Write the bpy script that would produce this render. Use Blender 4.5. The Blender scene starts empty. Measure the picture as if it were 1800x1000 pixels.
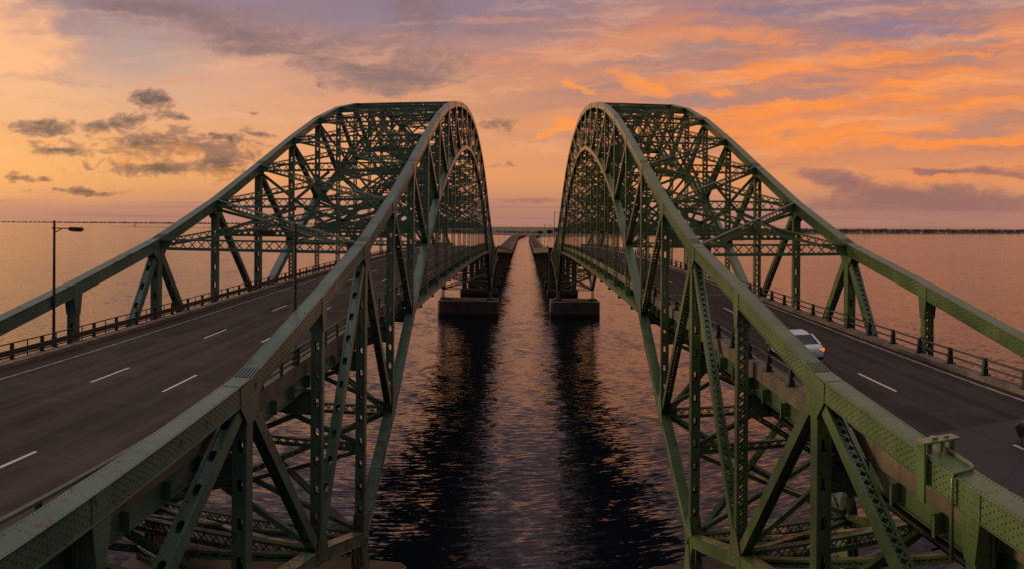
import bpy, bmesh, math, random
from mathutils import Vector, Matrix
random.seed(7)
SC = bpy.context.scene
COL = SC.collection
R = math.radians

# ------------------------------------------------------------------ camera (a stitched panorama: central cylindrical)
F, CX, CY, ROLL, H = 1320.0, 920.1, 395.5, -.007, 27.2
cd = bpy.data.cameras.new('camera')
cam = bpy.data.objects.new('camera', cd)
COL.objects.link(cam)
SC.camera = cam
cd.type = 'PANO'
cd.panorama_type = 'CENTRAL_CYLINDRICAL'
cd.central_cylindrical_range_u_min = (0 - CX) / F
cd.central_cylindrical_range_u_max = (1800 - CX) / F
cd.central_cylindrical_range_v_min = -(1000 - CY) / F
cd.central_cylindrical_range_v_max = CY / F
cd.central_cylindrical_radius = 1.0
cd.clip_start = .1
cd.clip_end = 200000
_c, _s = math.cos(ROLL), math.sin(ROLL)
_m = Matrix(((_c, _s, 0, 0), (0, 0, -1, 0), (-_s, _c, 0, 0), (0, 0, 0, 1)))
_m.translation = (0, 0, H)
cam.matrix_world = _m

# ------------------------------------------------------------------ colour helpers
def lin(v):
    v /= 255.0
    return v / 12.92 if v <= .04045 else ((v + .055) / 1.055) ** 2.4
def rgb(r, g, b):
    return (lin(r), lin(g), lin(b), 1.0)

class NT:
    """small helper for writing node trees"""
    def __init__(s, tree):
        s.t = tree; s.t.nodes.clear()
    def n(s, typ, **kw):
        o = s.t.nodes.new(typ)
        for k, v in kw.items(): setattr(o, k, v)
        return o
    def put(s, sock, v):
        if hasattr(v, 'is_output'): s.t.links.new(v, sock)
        else: sock.default_value = v
    def m(s, op, a, b=None, c=None, clamp=False):
        o = s.n('ShaderNodeMath', operation=op, use_clamp=clamp)
        for i, v in enumerate((a, b, c)):
            if v is not None: s.put(o.inputs[i], v)
        return o.outputs[0]
    def mix(s, f, a, b, blend='MIX'):
        o = s.n('ShaderNodeMix', data_type='RGBA', blend_type=blend)
        s.put(o.inputs[0], f); s.put(o.inputs[6], a); s.put(o.inputs[7], b)
        return o.outputs[2]
    def step(s, v, a, b):
        o = s.n('ShaderNodeMapRange', interpolation_type='SMOOTHSTEP')
        s.put(o.inputs[0], v); s.put(o.inputs[1], a); s.put(o.inputs[2], b)
        return o.outputs[0]
    def vec(s, x, y, z):
        o = s.n('ShaderNodeCombineXYZ')
        s.put(o.inputs[0], x); s.put(o.inputs[1], y); s.put(o.inputs[2], z)
        return o.outputs[0]
    def noise(s, v, scale=1.0, detail=5.0, rough=.55, dist=0.0):
        o = s.n('ShaderNodeTexNoise')
        if v is not None: s.t.links.new(v, o.inputs['Vector'])
        o.inputs['Scale'].default_value = scale; o.inputs['Detail'].default_value = detail
        o.inputs['Roughness'].default_value = rough; o.inputs['Distortion'].default_value = dist
        return o.outputs[0]
    def ramp(s, v, stops, interp='LINEAR'):
        o = s.n('ShaderNodeValToRGB'); cr = o.color_ramp; cr.interpolation = interp
        while len(cr.elements) < len(stops): cr.elements.new(.5)
        for e, (p, c) in zip(cr.elements, stops): e.position = p; e.color = c
        s.put(o.inputs[0], v)
        return o.outputs[0]

# ------------------------------------------------------------------ sky at dusk
SUN_EL, SUN_AZ = R(5), R(-68)           # azimuth measured from +Y (the view direction), negative = left
w = bpy.data.worlds.new('World'); SC.world = w; w.use_nodes = True
T = NT(w.node_tree)
geo = T.n('ShaderNodeTexCoord')
sep = T.n('ShaderNodeSeparateXYZ'); T.t.links.new(geo.outputs['Generated'], sep.inputs[0])
X_, Y_, Z_ = sep.outputs
AZ = T.m('ARCTAN2', X_, Y_)
EL = T.m('DIVIDE', Z_, T.m('MAXIMUM', T.m('SQRT', T.m('ADD', T.m('MULTIPLY', X_, X_), T.m('MULTIPLY', Y_, Y_))), .05))
EL = T.m('MAXIMUM', EL, 0.0)
wv = T.vec(T.m('MULTIPLY', AZ, 16.0), T.m('MULTIPLY', EL, 38.0), .3)
wn = T.m('SUBTRACT', T.noise(wv, 1.0, 7, .62), .5)
wn2 = T.m('SUBTRACT', T.noise(T.vec(T.m('MULTIPLY', AZ, 16.0), T.m('MULTIPLY', EL, 38.0), 5.3), 1.0, 7, .62), .5)
A2 = T.m('ADD', AZ, T.m('MULTIPLY', wn, .062))
E2 = T.m('ADD', EL, T.m('MULTIPLY', wn2, .034))
def blob(x, y, sx, sy, amp=1.0, tilt=0.0):
    a, e = (x - CX) / F, (CY - y) / F
    da = T.m('SUBTRACT', A2, a); de = T.m('SUBTRACT', E2, e)
    if tilt: de = T.m('SUBTRACT', de, T.m('MULTIPLY', da, tilt))
    qa = T.m('POWER', T.m('ABSOLUTE', T.m('DIVIDE', da, sx / F)), 2.0)
    qe = T.m('POWER', T.m('ABSOLUTE', T.m('DIVIDE', de, sy / F)), 2.0)
    g = T.m('EXPONENT', T.m('MULTIPLY', T.m('ADD', qa, qe), -1.0))
    return T.m('MULTIPLY', g, amp) if amp != 1.0 else g
def blobs(lst):
    o = None
    for b in lst:
        g = blob(*b); o = g if o is None else T.m('ADD', o, g)
    return o
def tnoise(sx, sy, seed, tilt=0.0, det=7, ro=.62, dist=0.0, warped=False):
    a, e = (A2, E2) if warped else (AZ, EL)
    if tilt: e = T.m('SUBTRACT', e, T.m('MULTIPLY', a, tilt))
    return T.noise(T.vec(T.m('MULTIPLY', a, sx), T.m('MULTIPLY', e, sy), seed), 1.0, det, ro, dist)
def cover(mask, nz, amp, lo, hi, k):
    n = T.m('MULTIPLY', T.m('MULTIPLY', T.m('SUBTRACT', nz, .5), amp), T.m('MULTIPLY', mask, 2.2, clamp=True))
    return T.m('MULTIPLY', T.step(T.m('ADD', mask, n), lo, hi), k)
_st = [(0.0, (172, 124, 112)), (.018, (180, 130, 114)), (.035, (200, 142, 114)), (.06, (224, 154, 112)), (.11, (226, 154, 112)), (.16, (216, 148, 110)),
       (.21, (200, 140, 116)), (.26, (172, 130, 124)), (.30, (146, 120, 132)), (.42, (122, 104, 112)), (.75, (112, 100, 104)), (1.05, (140, 132, 136)), (1.6, (216, 212, 214))]
base = T.ramp(T.m('DIVIDE', EL, 2.0, clamp=True), [(p / 2.0, rgb(*c)) for p, c in _st])
sky = base
fine = tnoise(40.0, 58.0, 7.7, 0, 10, .70, .6)
midn = tnoise(12.0, 34.0, 3.1, 0, 7, .62, .3)
soft = tnoise(5.0, 17.0, 4.4, -.12, 6, .6, 0, True)
# glows: pale yellow low on the left, peach veil over it, blue-grey gap, bright corner
sky = T.mix(T.m('MULTIPLY', blob(300, 160, 330, 90), .6), sky, rgb(226, 176, 146))
sky = T.mix(T.m('MULTIPLY', blob(60, 285, 360, 62), .7), sky, rgb(238, 174, 114))
sky = T.mix(T.m('MULTIPLY', blob(20, 170, 230, 50), .6), sky, rgb(240, 186, 140))
sky = T.mix(T.m('MULTIPLY', blob(235, 92, 120, 62, 1, -.1), .75), sky, rgb(170, 148, 146))
sky = T.mix(cover(blob(15, 62, 120, 95, 1.0, -.2), midn, 1.0, .25, .75, .95), sky, rgb(250, 184, 136))
sky = T.mix(cover(blob(30, 130, 60, 60, .7), midn, .8, .3, .8, .6), sky, rgb(246, 180, 134))
sky = T.mix(T.m('MULTIPLY', blob(-760, 240, 480, 200), .9), sky, rgb(255, 205, 140))
sky = T.mix(T.m('MULTIPLY', blob(2500, 180, 520, 220), .9), sky, rgb(255, 178, 112))
sky = T.mix(T.m('MULTIPLY', blob(640, 8, 300, 52), .85), sky, rgb(134, 116, 134))
# right half: orange field, grey-pink gaps, bright streaks
rmask = T.step(AZ, -.06, .40)
sky = T.mix(T.m('MULTIPLY', rmask, T.m('MULTIPLY', T.step(EL, .03, .1), T.m('MULTIPLY', T.step(EL, .33, .2), .7))), sky, rgb(222, 138, 98))
gap = tnoise(3.0, 30.0, 6.6, .075, 6, .6, 0, True)
sky = T.mix(T.m('MULTIPLY', T.m('MULTIPLY', T.step(gap, .47, .57), T.m('MULTIPLY', T.step(AZ, -.12, .12), T.step(EL, .06, .15))), .75), sky, rgb(168, 128, 122))
st = tnoise(3.4, 36.0, 2.1, .085, 6, .58, 0, True)
sky = T.mix(T.m('MULTIPLY', T.m('MULTIPLY', T.step(st, .46, .58), T.m('MULTIPLY', rmask, T.m('MULTIPLY', T.step(EL, .045, .10), T.step(EL, .32, .24)))), .95), sky, rgb(250, 150, 88))
st3 = tnoise(5.0, 90.0, 9.9, .09, 6, .6, 0, True)
sky = T.mix(T.m('MULTIPLY', T.m('MULTIPLY', T.step(st3, .52, .70), T.m('MULTIPLY', T.step(AZ, 0, .3), T.step(EL, .05, .09))), .45), sky, rgb(190, 116, 90))
sky = T.mix(cover(blobs([(1130, 70, 260, 18, .8, .1), (900, 32, 110, 9, .9), (690, 66, 90, 6, .8), (470, 62, 60, 5, .7), (300, 148, 130, 9, .6, .15), (1000, 100, 200, 12, .6, .06)]), midn, 1.2, .3, .8, .7), sky, rgb(228, 150, 112))
# mauve upper deck and long purple bars
sky = T.mix(T.m('MULTIPLY', T.m('MULTIPLY', T.step(soft, .45, .62), T.step(EL, .21, .30)), .6), sky, rgb(142, 116, 128))
sky = T.mix(cover(blobs([(1590, 48, 170, 20, 1.0, -.02), (1340, 16, 160, 12, .8), (1180, 105, 150, 10, .5, .05), (920, 12, 120, 14, .8)]), midn, .9, .3, .85, .8), sky, rgb(138, 116, 134))
dk = blobs([(560, 60, 200, 40, .5, -.25), (760, 110, 110, 34, .5), (620, 150, 120, 20, .5), (200, 12, 90, 16), (290, 26, 100, 18), (400, 58, 90, 24, 1, -.2), (432, 84, 60, 18), (560, 108, 90, 22, .9, -.1), (655, 132, 70, 15, .8, -.1), (730, 18, 60, 46, .9), (735, 142, 70, 13, .8), (690, 166, 40, 9, .8), (850, 55, 50, 12, .6)])
sky = T.mix(cover(dk, fine, 1.7, .15, 1.0, .8), sky, rgb(136, 104, 106))
sky = T.mix(cover(dk, fine, 2.2, .85, 1.5, .45), sky, rgb(112, 86, 92))
# bright orange wisps in the middle
wi = blobs([(1100, 140, 62, 18, 1, -.28), (1150, 158, 40, 12, .9), (1020, 150, 36, 9, 1, -.4), (965, 232, 46, 8, 1.1, .3), (1000, 214, 26, 12, 1), (1262, 160, 50, 14, .9), (1380, 185, 40, 18, .9), (1400, 215, 60, 10, .7, .1), (1350, 232, 70, 14, .6)])
sky = T.mix(cover(wi, fine, 1.5, .38, 1.0, .9), sky, rgb(252, 156, 92))
# thin veils of cirrus over the whole sky
ci = tnoise(5.0, 40.0, 17.3, .06, 8, .66, .4, True)
sky = T.mix(T.m('MULTIPLY', T.m('MULTIPLY', T.step(ci, .50, .70), T.step(EL, .05, .12)), .38), sky, rgb(246, 184, 144))
ci2 = tnoise(7.0, 46.0, 19.1, -.08, 8, .66, .4, True)
sky = T.mix(T.m('MULTIPLY', T.m('MULTIPLY', T.step(ci2, .51, .70), T.step(EL, .10, .20)), .42), sky, rgb(150, 122, 126))
# small dark clouds low on the left, soft bodies with ragged edges
dl = blobs([(268, 180, 40, 18, 1.1, -.3), (306, 212, 28, 9, 1), (70, 227, 74, 14, 1.1), (232, 212, 30, 15, 1.1), (182, 228, 40, 13, 1), (262, 258, 62, 22, 1.1), (110, 273, 40, 10, 1), (345, 264, 40, 9, .9),
            (386, 295, 42, 26, 1.2, -.2), (292, 302, 72, 12, 1), (384, 242, 18, 6), (414, 246, 14, 10), (466, 242, 30, 6, .9), (30, 320, 22, 8, 1.2), (70, 319, 15, 7), (140, 341, 80, 5, .9),
            (555, 154, 16, 8, .7), (440, 200, 18, 7, .6), (872, 220, 50, 14, .6), (880, 292, 30, 8, .5), (180, 300, 120, 26, .45), (430, 275, 60, 22, .5)])
sky = T.mix(cover(dl, fine, 3.2, .26, .80, .8), sky, rgb(150, 106, 92))
sky = T.mix(cover(dl, fine, 3.0, .66, 1.30, .9), sky, rgb(88, 66, 68))
sky = T.mix(T.m('MULTIPLY', blobs([(330, 268, 90, 9), (60, 252, 60, 6), (240, 284, 60, 6), (420, 310, 60, 8)]), .5), sky, rgb(244, 160, 96))
sky = T.mix(cover(blobs([(180, 250, 230, 44, .62), (400, 270, 120, 40, .6)]), tnoise(22.0, 52.0, 12.4, -.05, 9, .66, .4), 4.2, .60, 1.05, .75), sky, rgb(136, 98, 90))
sky = T.mix(cover(blobs([(180, 262, 230, 30, .6), (420, 290, 100, 20, .6)]), tnoise(20.0, 64.0, 15.1, .0, 8, .64, .3), 4.0, .62, 1.0, .55), sky, rgb(250, 172, 100))
# low mauve banks on the right and along the horizon
rl = blobs([(1440, 302, 60, 14), (1490, 318, 40, 14), (1600, 338, 130, 22, 1.1), (1780, 298, 130, 12, 1.0), (1640, 296, 70, 6, .9), (1760, 352, 190, 24, .9), (1520, 366, 200, 20, .8), (930, 352, 110, 10, .8)])
sky = T.mix(cover(rl, fine, 1.2, .32, .95, .82), sky, rgb(156, 108, 104))
sky = T.mix(cover(rl, fine, 1.4, .85, 1.3, .5), sky, rgb(128, 94, 98))
sky = T.mix(T.m('MULTIPLY', blob(1680, 366, 360, 30), .6), sky, rgb(158, 114, 108))
hz = tnoise(7.0, 60.0, 1.2, 0, 6, .6)
sky = T.mix(T.m('MULTIPLY', T.step(T.m('SUBTRACT', T.m('ADD', .030, T.m('MULTIPLY', T.m('SUBTRACT', hz, .5), .04)), EL), 0.0, .010), .55), sky, rgb(178, 130, 116))
sky = T.mix(T.m('MULTIPLY', T.m('MULTIPLY', T.step(tnoise(4.0, 190.0, 2.7, 0, 5, .6), .52, .66), T.step(EL, .05, .02)), .4), sky, rgb(140, 104, 104))
# the half of the sky behind the camera is already dusky
back = T.step(T.m('ABSOLUTE', AZ), .90, 1.55)
sky = T.mix(T.m('MULTIPLY', back, .92), sky, T.ramp(T.m('DIVIDE', EL, 2.0, clamp=True), [(0, rgb(44, 42, 52)), (.15, rgb(50, 52, 66)), (.45, rgb(104, 104, 116)), (.8, rgb(216, 212, 214))]))
hs = T.n('ShaderNodeHueSaturation'); hs.inputs['Saturation'].default_value = 1.06; hs.inputs['Value'].default_value = .95; T.put(hs.inputs['Color'], sky); sky = hs.outputs[0]
nish = T.n('ShaderNodeTexSky', sky_type='NISHITA')
nish.sun_disc = False; nish.sun_elevation = SUN_EL; nish.sun_rotation = SUN_AZ; nish.air_density = 1.2; nish.dust_density = 2.0
bg1 = T.n('ShaderNodeBackground'); T.t.links.new(nish.outputs[0], bg1.inputs[0]); bg1.inputs[1].default_value = .02
bg2 = T.n('ShaderNodeBackground'); T.put(bg2.inputs[0], sky); bg2.inputs[1].default_value = 1.02
ad = T.n('ShaderNodeAddShader'); T.t.links.new(bg1.outputs[0], ad.inputs[0]); T.t.links.new(bg2.outputs[0], ad.inputs[1])
wo = T.n('ShaderNodeOutputWorld'); T.t.links.new(ad.outputs[0], wo.inputs[0])

sl = bpy.data.lights.new('sun', 'SUN'); so = bpy.data.objects.new('sun', sl); COL.objects.link(so)
sl.energy = 2.0; sl.angle = R(14); sl.color = (1.0, .72, .42)
sd = Vector((math.sin(SUN_AZ) * math.cos(SUN_EL), math.cos(SUN_AZ) * math.cos(SUN_EL), math.sin(SUN_EL)))
so.rotation_euler = sd.to_track_quat('Z', 'Y').to_euler()
so.location = (-300, 100, 120)
vs = SC.view_settings
vs.view_transform = 'Standard'; vs.look = 'None'; vs.gamma = 1; vs.use_curve_mapping = False; vs.exposure = 0.0
SC.cycles.max_bounces = 6; SC.cycles.diffuse_bounces = 2; SC.cycles.glossy_bounces = 4
SC.cycles.transmission_bounces = 2; SC.cycles.transparent_max_bounces = 4
SC.cycles.use_denoising = False
SC.cycles.use_adaptive_sampling = False
SC.cycles.sample_clamp_indirect = 2.0
SC.cycles.caustics_reflective = False; SC.cycles.caustics_refractive = False

# ------------------------------------------------------------------ materials
def new_mat(name):
    m = bpy.data.materials.new(name); m.use_nodes = True
    t = NT(m.node_tree)
    out = t.n('ShaderNodeOutputMaterial'); b = t.n('ShaderNodeBsdfPrincipled')
    t.t.links.new(b.outputs[0], out.inputs[0])
    return m, t, b
def plain(name, col, rough=.6, metal=0.0, var=.15, scale=3.0, spec=.5):
    m, t, b = new_mat(name)
    tc = t.n('ShaderNodeTexCoord')
    n = t.noise(tc.outputs['Object'], scale, 5, .6)
    c = tuple(col[:3]) + (1,)
    t.put(b.inputs['Base Color'], t.mix(t.step(n, .3, .7), tuple(v * (1 - var) for v in c[:3]) + (1,), tuple(v * (1 + var) for v in c[:3]) + (1,)))
    t.put(b.inputs['Roughness'], t.m('ADD', rough - .06, t.m('MULTIPLY', n, .12)))
    b.inputs['Metallic'].default_value = metal; b.inputs['Specular IOR Level'].default_value = spec
    return m
def paint(name, col, rust_lo, seed, rough=.42):
    """weathered bridge paint: chalky variation, streaks of grime, patches of rust"""
    m, t, b = new_mat(name)
    g = t.n('ShaderNodeNewGeometry')
    s = t.n('ShaderNodeSeparateXYZ'); t.t.links.new(g.outputs['Position'], s.inputs[0])
    p = t.vec(s.outputs[0], s.outputs[1], t.m('ADD', s.outputs[2], seed))
    n1 = t.noise(p, .55, 4, .55); n2 = t.noise(p, 4.5, 5, .65)
    streak = t.noise(t.vec(t.m('MULTIPLY', s.outputs[0], 5.0), t.m('MULTIPLY', s.outputs[1], 5.0), t.m('MULTIPLY', s.outputs[2], .35)), 1.0, 5, .6)
    c = tuple(col) + (1,)
    dark = tuple(v * .6 for v in col) + (1,); pale = (min(1, col[0] * 1.5 + .012), min(1, col[1] * 1.3 + .012), min(1, col[2] * 1.35 + .014), 1)
    k = t.mix(t.step(n1, .35, .68), c, pale)
    k = t.mix(t.m('MULTIPLY', t.step(streak, .5, .75), .6), k, dark)
    k = t.mix(t.m('MULTIPLY', t.step(n2, .55, .8), .35), k, dark)
    low = t.step(s.outputs[2], 19.0, 9.0)                     # the steel nearest the salt water is the rustiest
    r = t.noise(p, 1.3, 7, .68)
    rf = t.step(t.m('ADD', r, t.m('MULTIPLY', low, .10)), rust_lo, rust_lo + .07)
    k = t.mix(t.m('MULTIPLY', rf, .85), k, t.mix(n2, (.06, .022, .010, 1), (.13, .05, .022, 1)))
    t.put(b.inputs['Base Color'], k); b.inputs['Specular IOR Level'].default_value = .7
    t.put(b.inputs['Roughness'], t.m('ADD', t.m('ADD', rough - .1, t.m('MULTIPLY', n2, .22)), t.m('MULTIPLY', rf, .3)))
    bp = t.n('ShaderNodeBump'); bp.inputs['Strength'].default_value = .12; bp.inputs['Distance'].default_value = .02
    t.put(bp.inputs['Height'], n2); t.t.links.new(bp.outputs[0], b.inputs['Normal'])
    return m
GREEN_L = paint('weathered_green_paint_grey', (.080, .150, .096), .59, 0.0, .26)
GREEN_R = paint('weathered_green_paint', (.098, .160, .056), .64, 31.0, .26)
RIVET_L = plain('rivet_dirt_shade_grey', (.022, .034, .024), .55)  # dirt and shade around the rivets, both put into one dark colour
RIVET_R = plain('rivet_dirt_shade', (.020, .032, .012), .55)  # rivet grime and shading painted dark for the yellower steel
def asphalt_mat(name, col, x0, x1):
    m, t, b = new_mat(name)
    g = t.n('ShaderNodeNewGeometry')
    s = t.n('ShaderNodeSeparateXYZ'); t.t.links.new(g.outputs['Position'], s.inputs[0])
    n1 = t.noise(g.outputs['Position'], .35, 5, .6); n2 = t.noise(g.outputs['Position'], 22.0, 3, .6)
    st = t.noise(t.vec(t.m('MULTIPLY', s.outputs[0], 1.7), t.m('MULTIPLY', s.outputs[1], .03), .5), 1.0, 5, .55)
    c = tuple(col)
    k = t.mix(t.step(st, .4, .66), tuple(v * .72 for v in c) + (1,), tuple(v * 1.35 for v in c) + (1,))
    k = t.mix(t.m('MULTIPLY', t.step(n1, .48, .70), .7), k, tuple(v * 1.7 for v in c) + (1,))
    k = t.mix(t.m('MULTIPLY', t.step(n2, .5, .75), .35), k, tuple(v * .5 for v in c) + (1,))
    if x1: k = t.mix(t.m('MULTIPLY', t.step(s.outputs[1], x0 + .15, x0 - .15), .9), k, t.mix(n1, (.055, .047, .045, 1), (.085, .072, .068, 1)))   # newer, paler surfacing
    seam = t.m('ABSOLUTE', t.m('SUBTRACT', t.m('FRACT', t.m('DIVIDE', s.outputs[1], 10.16)), .5))
    k = t.mix(t.m('MULTIPLY', t.step(seam, .006, .002), .6), k, tuple(v * .45 for v in c) + (1,))      # tarred slab joints
    oil = t.noise(t.vec(t.m('MULTIPLY', s.outputs[0], 1.1), t.m('MULTIPLY', s.outputs[1], .12), 8.0), 1.0, 6, .65)
    k = t.mix(t.m('MULTIPLY', t.step(oil, .55, .72), .55), k, tuple(v * .5 for v in c) + (1,))
    crack = t.n('ShaderNodeTexVoronoi', feature='DISTANCE_TO_EDGE'); crack.inputs['Scale'].default_value = .22
    t.t.links.new(g.outputs['Position'], crack.inputs['Vector'])
    k = t.mix(t.m('MULTIPLY', t.step(crack.outputs[0], .012, .0), .35), k, tuple(v * .4 for v in c) + (1,))
    t.put(b.inputs['Base Color'], k)
    t.put(b.inputs['Roughness'], t.m('ADD', .62, t.m('MULTIPLY', n1, .3)))
    b.inputs['Specular IOR Level'].default_value = .2
    bp = t.n('ShaderNodeBump'); bp.inputs['Strength'].default_value = .4; bp.inputs['Distance'].default_value = .01
    t.put(bp.inputs['Height'], n2); t.t.links.new(bp.outputs[0], b.inputs['Normal'])
    return m
ASPH_L = asphalt_mat('asphalt_brown', (.066, .046, .035), 0, 0)
ASPH_R = asphalt_mat('asphalt_dark', (.048, .035, .029), 22.8, 1)
def concrete_mat(name, col, wet=True):
    m, t, b = new_mat(name)
    g = t.n('ShaderNodeNewGeometry')
    s = t.n('ShaderNodeSeparateXYZ'); t.t.links.new(g.outputs['Position'], s.inputs[0])
    n1 = t.noise(g.outputs['Position'], .6, 6, .6); n2 = t.noise(g.outputs['Position'], 7.0, 4, .6)
    st = t.noise(t.vec(t.m('MULTIPLY', s.outputs[0], 1.6), t.m('MULTIPLY', s.outputs[1], 1.6), t.m('MULTIPLY', s.outputs[2], .08)), 1.0, 5, .6)
    c = tuple(col)
    k = t.mix(t.step(n1, .35, .7), tuple(v * .75 for v in c) + (1,), tuple(v * 1.2 for v in c) + (1,))
    k = t.mix(t.m('MULTIPLY', t.step(st, .5, .7), .55), k, (.11, .060, .038, 1))      # rust-stained runs
    k = t.mix(t.m('MULTIPLY', t.step(n2, .55, .8), .3), k, tuple(v * .55 for v in c) + (1,))
    if wet:                                                                          # tidal band of weed
        k = t.mix(t.step(t.m('ADD', s.outputs[2], t.m('MULTIPLY', n2, .4)), 1.35, .75), k, (.018, .018, .014, 1))
    t.put(b.inputs['Base Color'], k); b.inputs['Roughness'].default_value = .85
    return m
CONC = concrete_mat('pier_concrete', (.115, .074, .056))
CONC_D = concrete_mat('deck_concrete', (.25, .195, .14), False)
def white_line(name):
    m, t, b = new_mat(name)
    g = t.n('ShaderNodeNewGeometry')
    n = t.noise(g.outputs['Position'], 9.0, 5, .7)
    t.put(b.inputs['Base Color'], t.mix(t.step(n, .42, .62), (.80, .72, .62, 1), (.62, .53, .44, 1)))
    b.inputs['Roughness'].default_value = .6
    return m
LINE = white_line('road_paint_white')
LINE_WORN = plain('worn_edge_line', (.34, .27, .21), .7, var=.35, scale=1.5)
RAILGREY = plain('galvanised_rail', (.11, .105, .10), .5, .4)
RAILGREEN = plain('rail_green_paint', (.075, .10, .06), .5)
RAILBROWN = plain('guard_beam_rusty', (.048, .038, .031), .6)
POSTDARK = plain('dark_post_paint', (.030, .033, .042), .5)
POLE = plain('lamp_pole_metal', (.055, .052, .05), .5, .5)
LAMPHEAD = plain('lamp_head_grey', (.05, .05, .055), .45, .3)
PIPE = plain('black_pipe', (.012, .012, .015), .4)
LEAF = plain('dark_foliage', (.022, .028, .022), .8, var=.5, scale=.4)
FARWOOD = plain('distant_woods_hazed', (.044, .038, .042), .9, var=.4, scale=.05)  # distance haze painted into the colour, paler and bluer than near foliage
BARK = plain('bark', (.05, .04, .03), .9)
MARSH = plain('marsh_grass_hazed', (.125, .092, .070), .95, var=.35, scale=.01)  # grass brown lightened to put haze into the colour
FARLAND = plain('far_shore_scrub_hazed', (.05, .045, .055), .95, var=.3, scale=.01)  # bluish tint of far haze painted into the land colour
HOUSEWALL = plain('pale_house_wall', (.5, .47, .46), .8)
ROOF = plain('house_roof', (.09, .08, .085), .8)
CARWHITE = plain('white_car_paint', (.80, .79, .78), .25, var=.02)
CARDARK = plain('dark_car_paint', (.012, .012, .016), .25, var=.05)
CARGREY = plain('grey_car_paint', (.10, .10, .11), .3, var=.05)
CARRED = plain('red_car_paint', (.16, .03, .025), .3, var=.05)
GLASS = plain('car_glass', (.01, .011, .013), .08, var=.1)
TYRE = plain('tyre_rubber', (.012, .012, .012), .8)
RIM = plain('alloy_rim', (.35, .35, .36), .35, .9)
PLATE = plain('number_plate', (.55, .5, .35), .5)
def emit(name, col, st):
    m, t, b = new_mat(name)
    b.inputs['Base Color'].default_value = tuple(col) + (1,)
    b.inputs['Emission Color'].default_value = tuple(col) + (1,); b.inputs['Emission Strength'].default_value = st
    return m
TAIL = emit('lit_tail_light', (1.0, .22, .02), .85)
TAILRED = emit('lit_red_tail_light', (1.0, .09, .03), 1.5)
HEADL = emit('lit_headlight', (1.0, .82, .55), 2.5)
LAMPLIT = emit('lit_street_lamp_glass', (1.0, .62, .22), 4.0)

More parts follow.
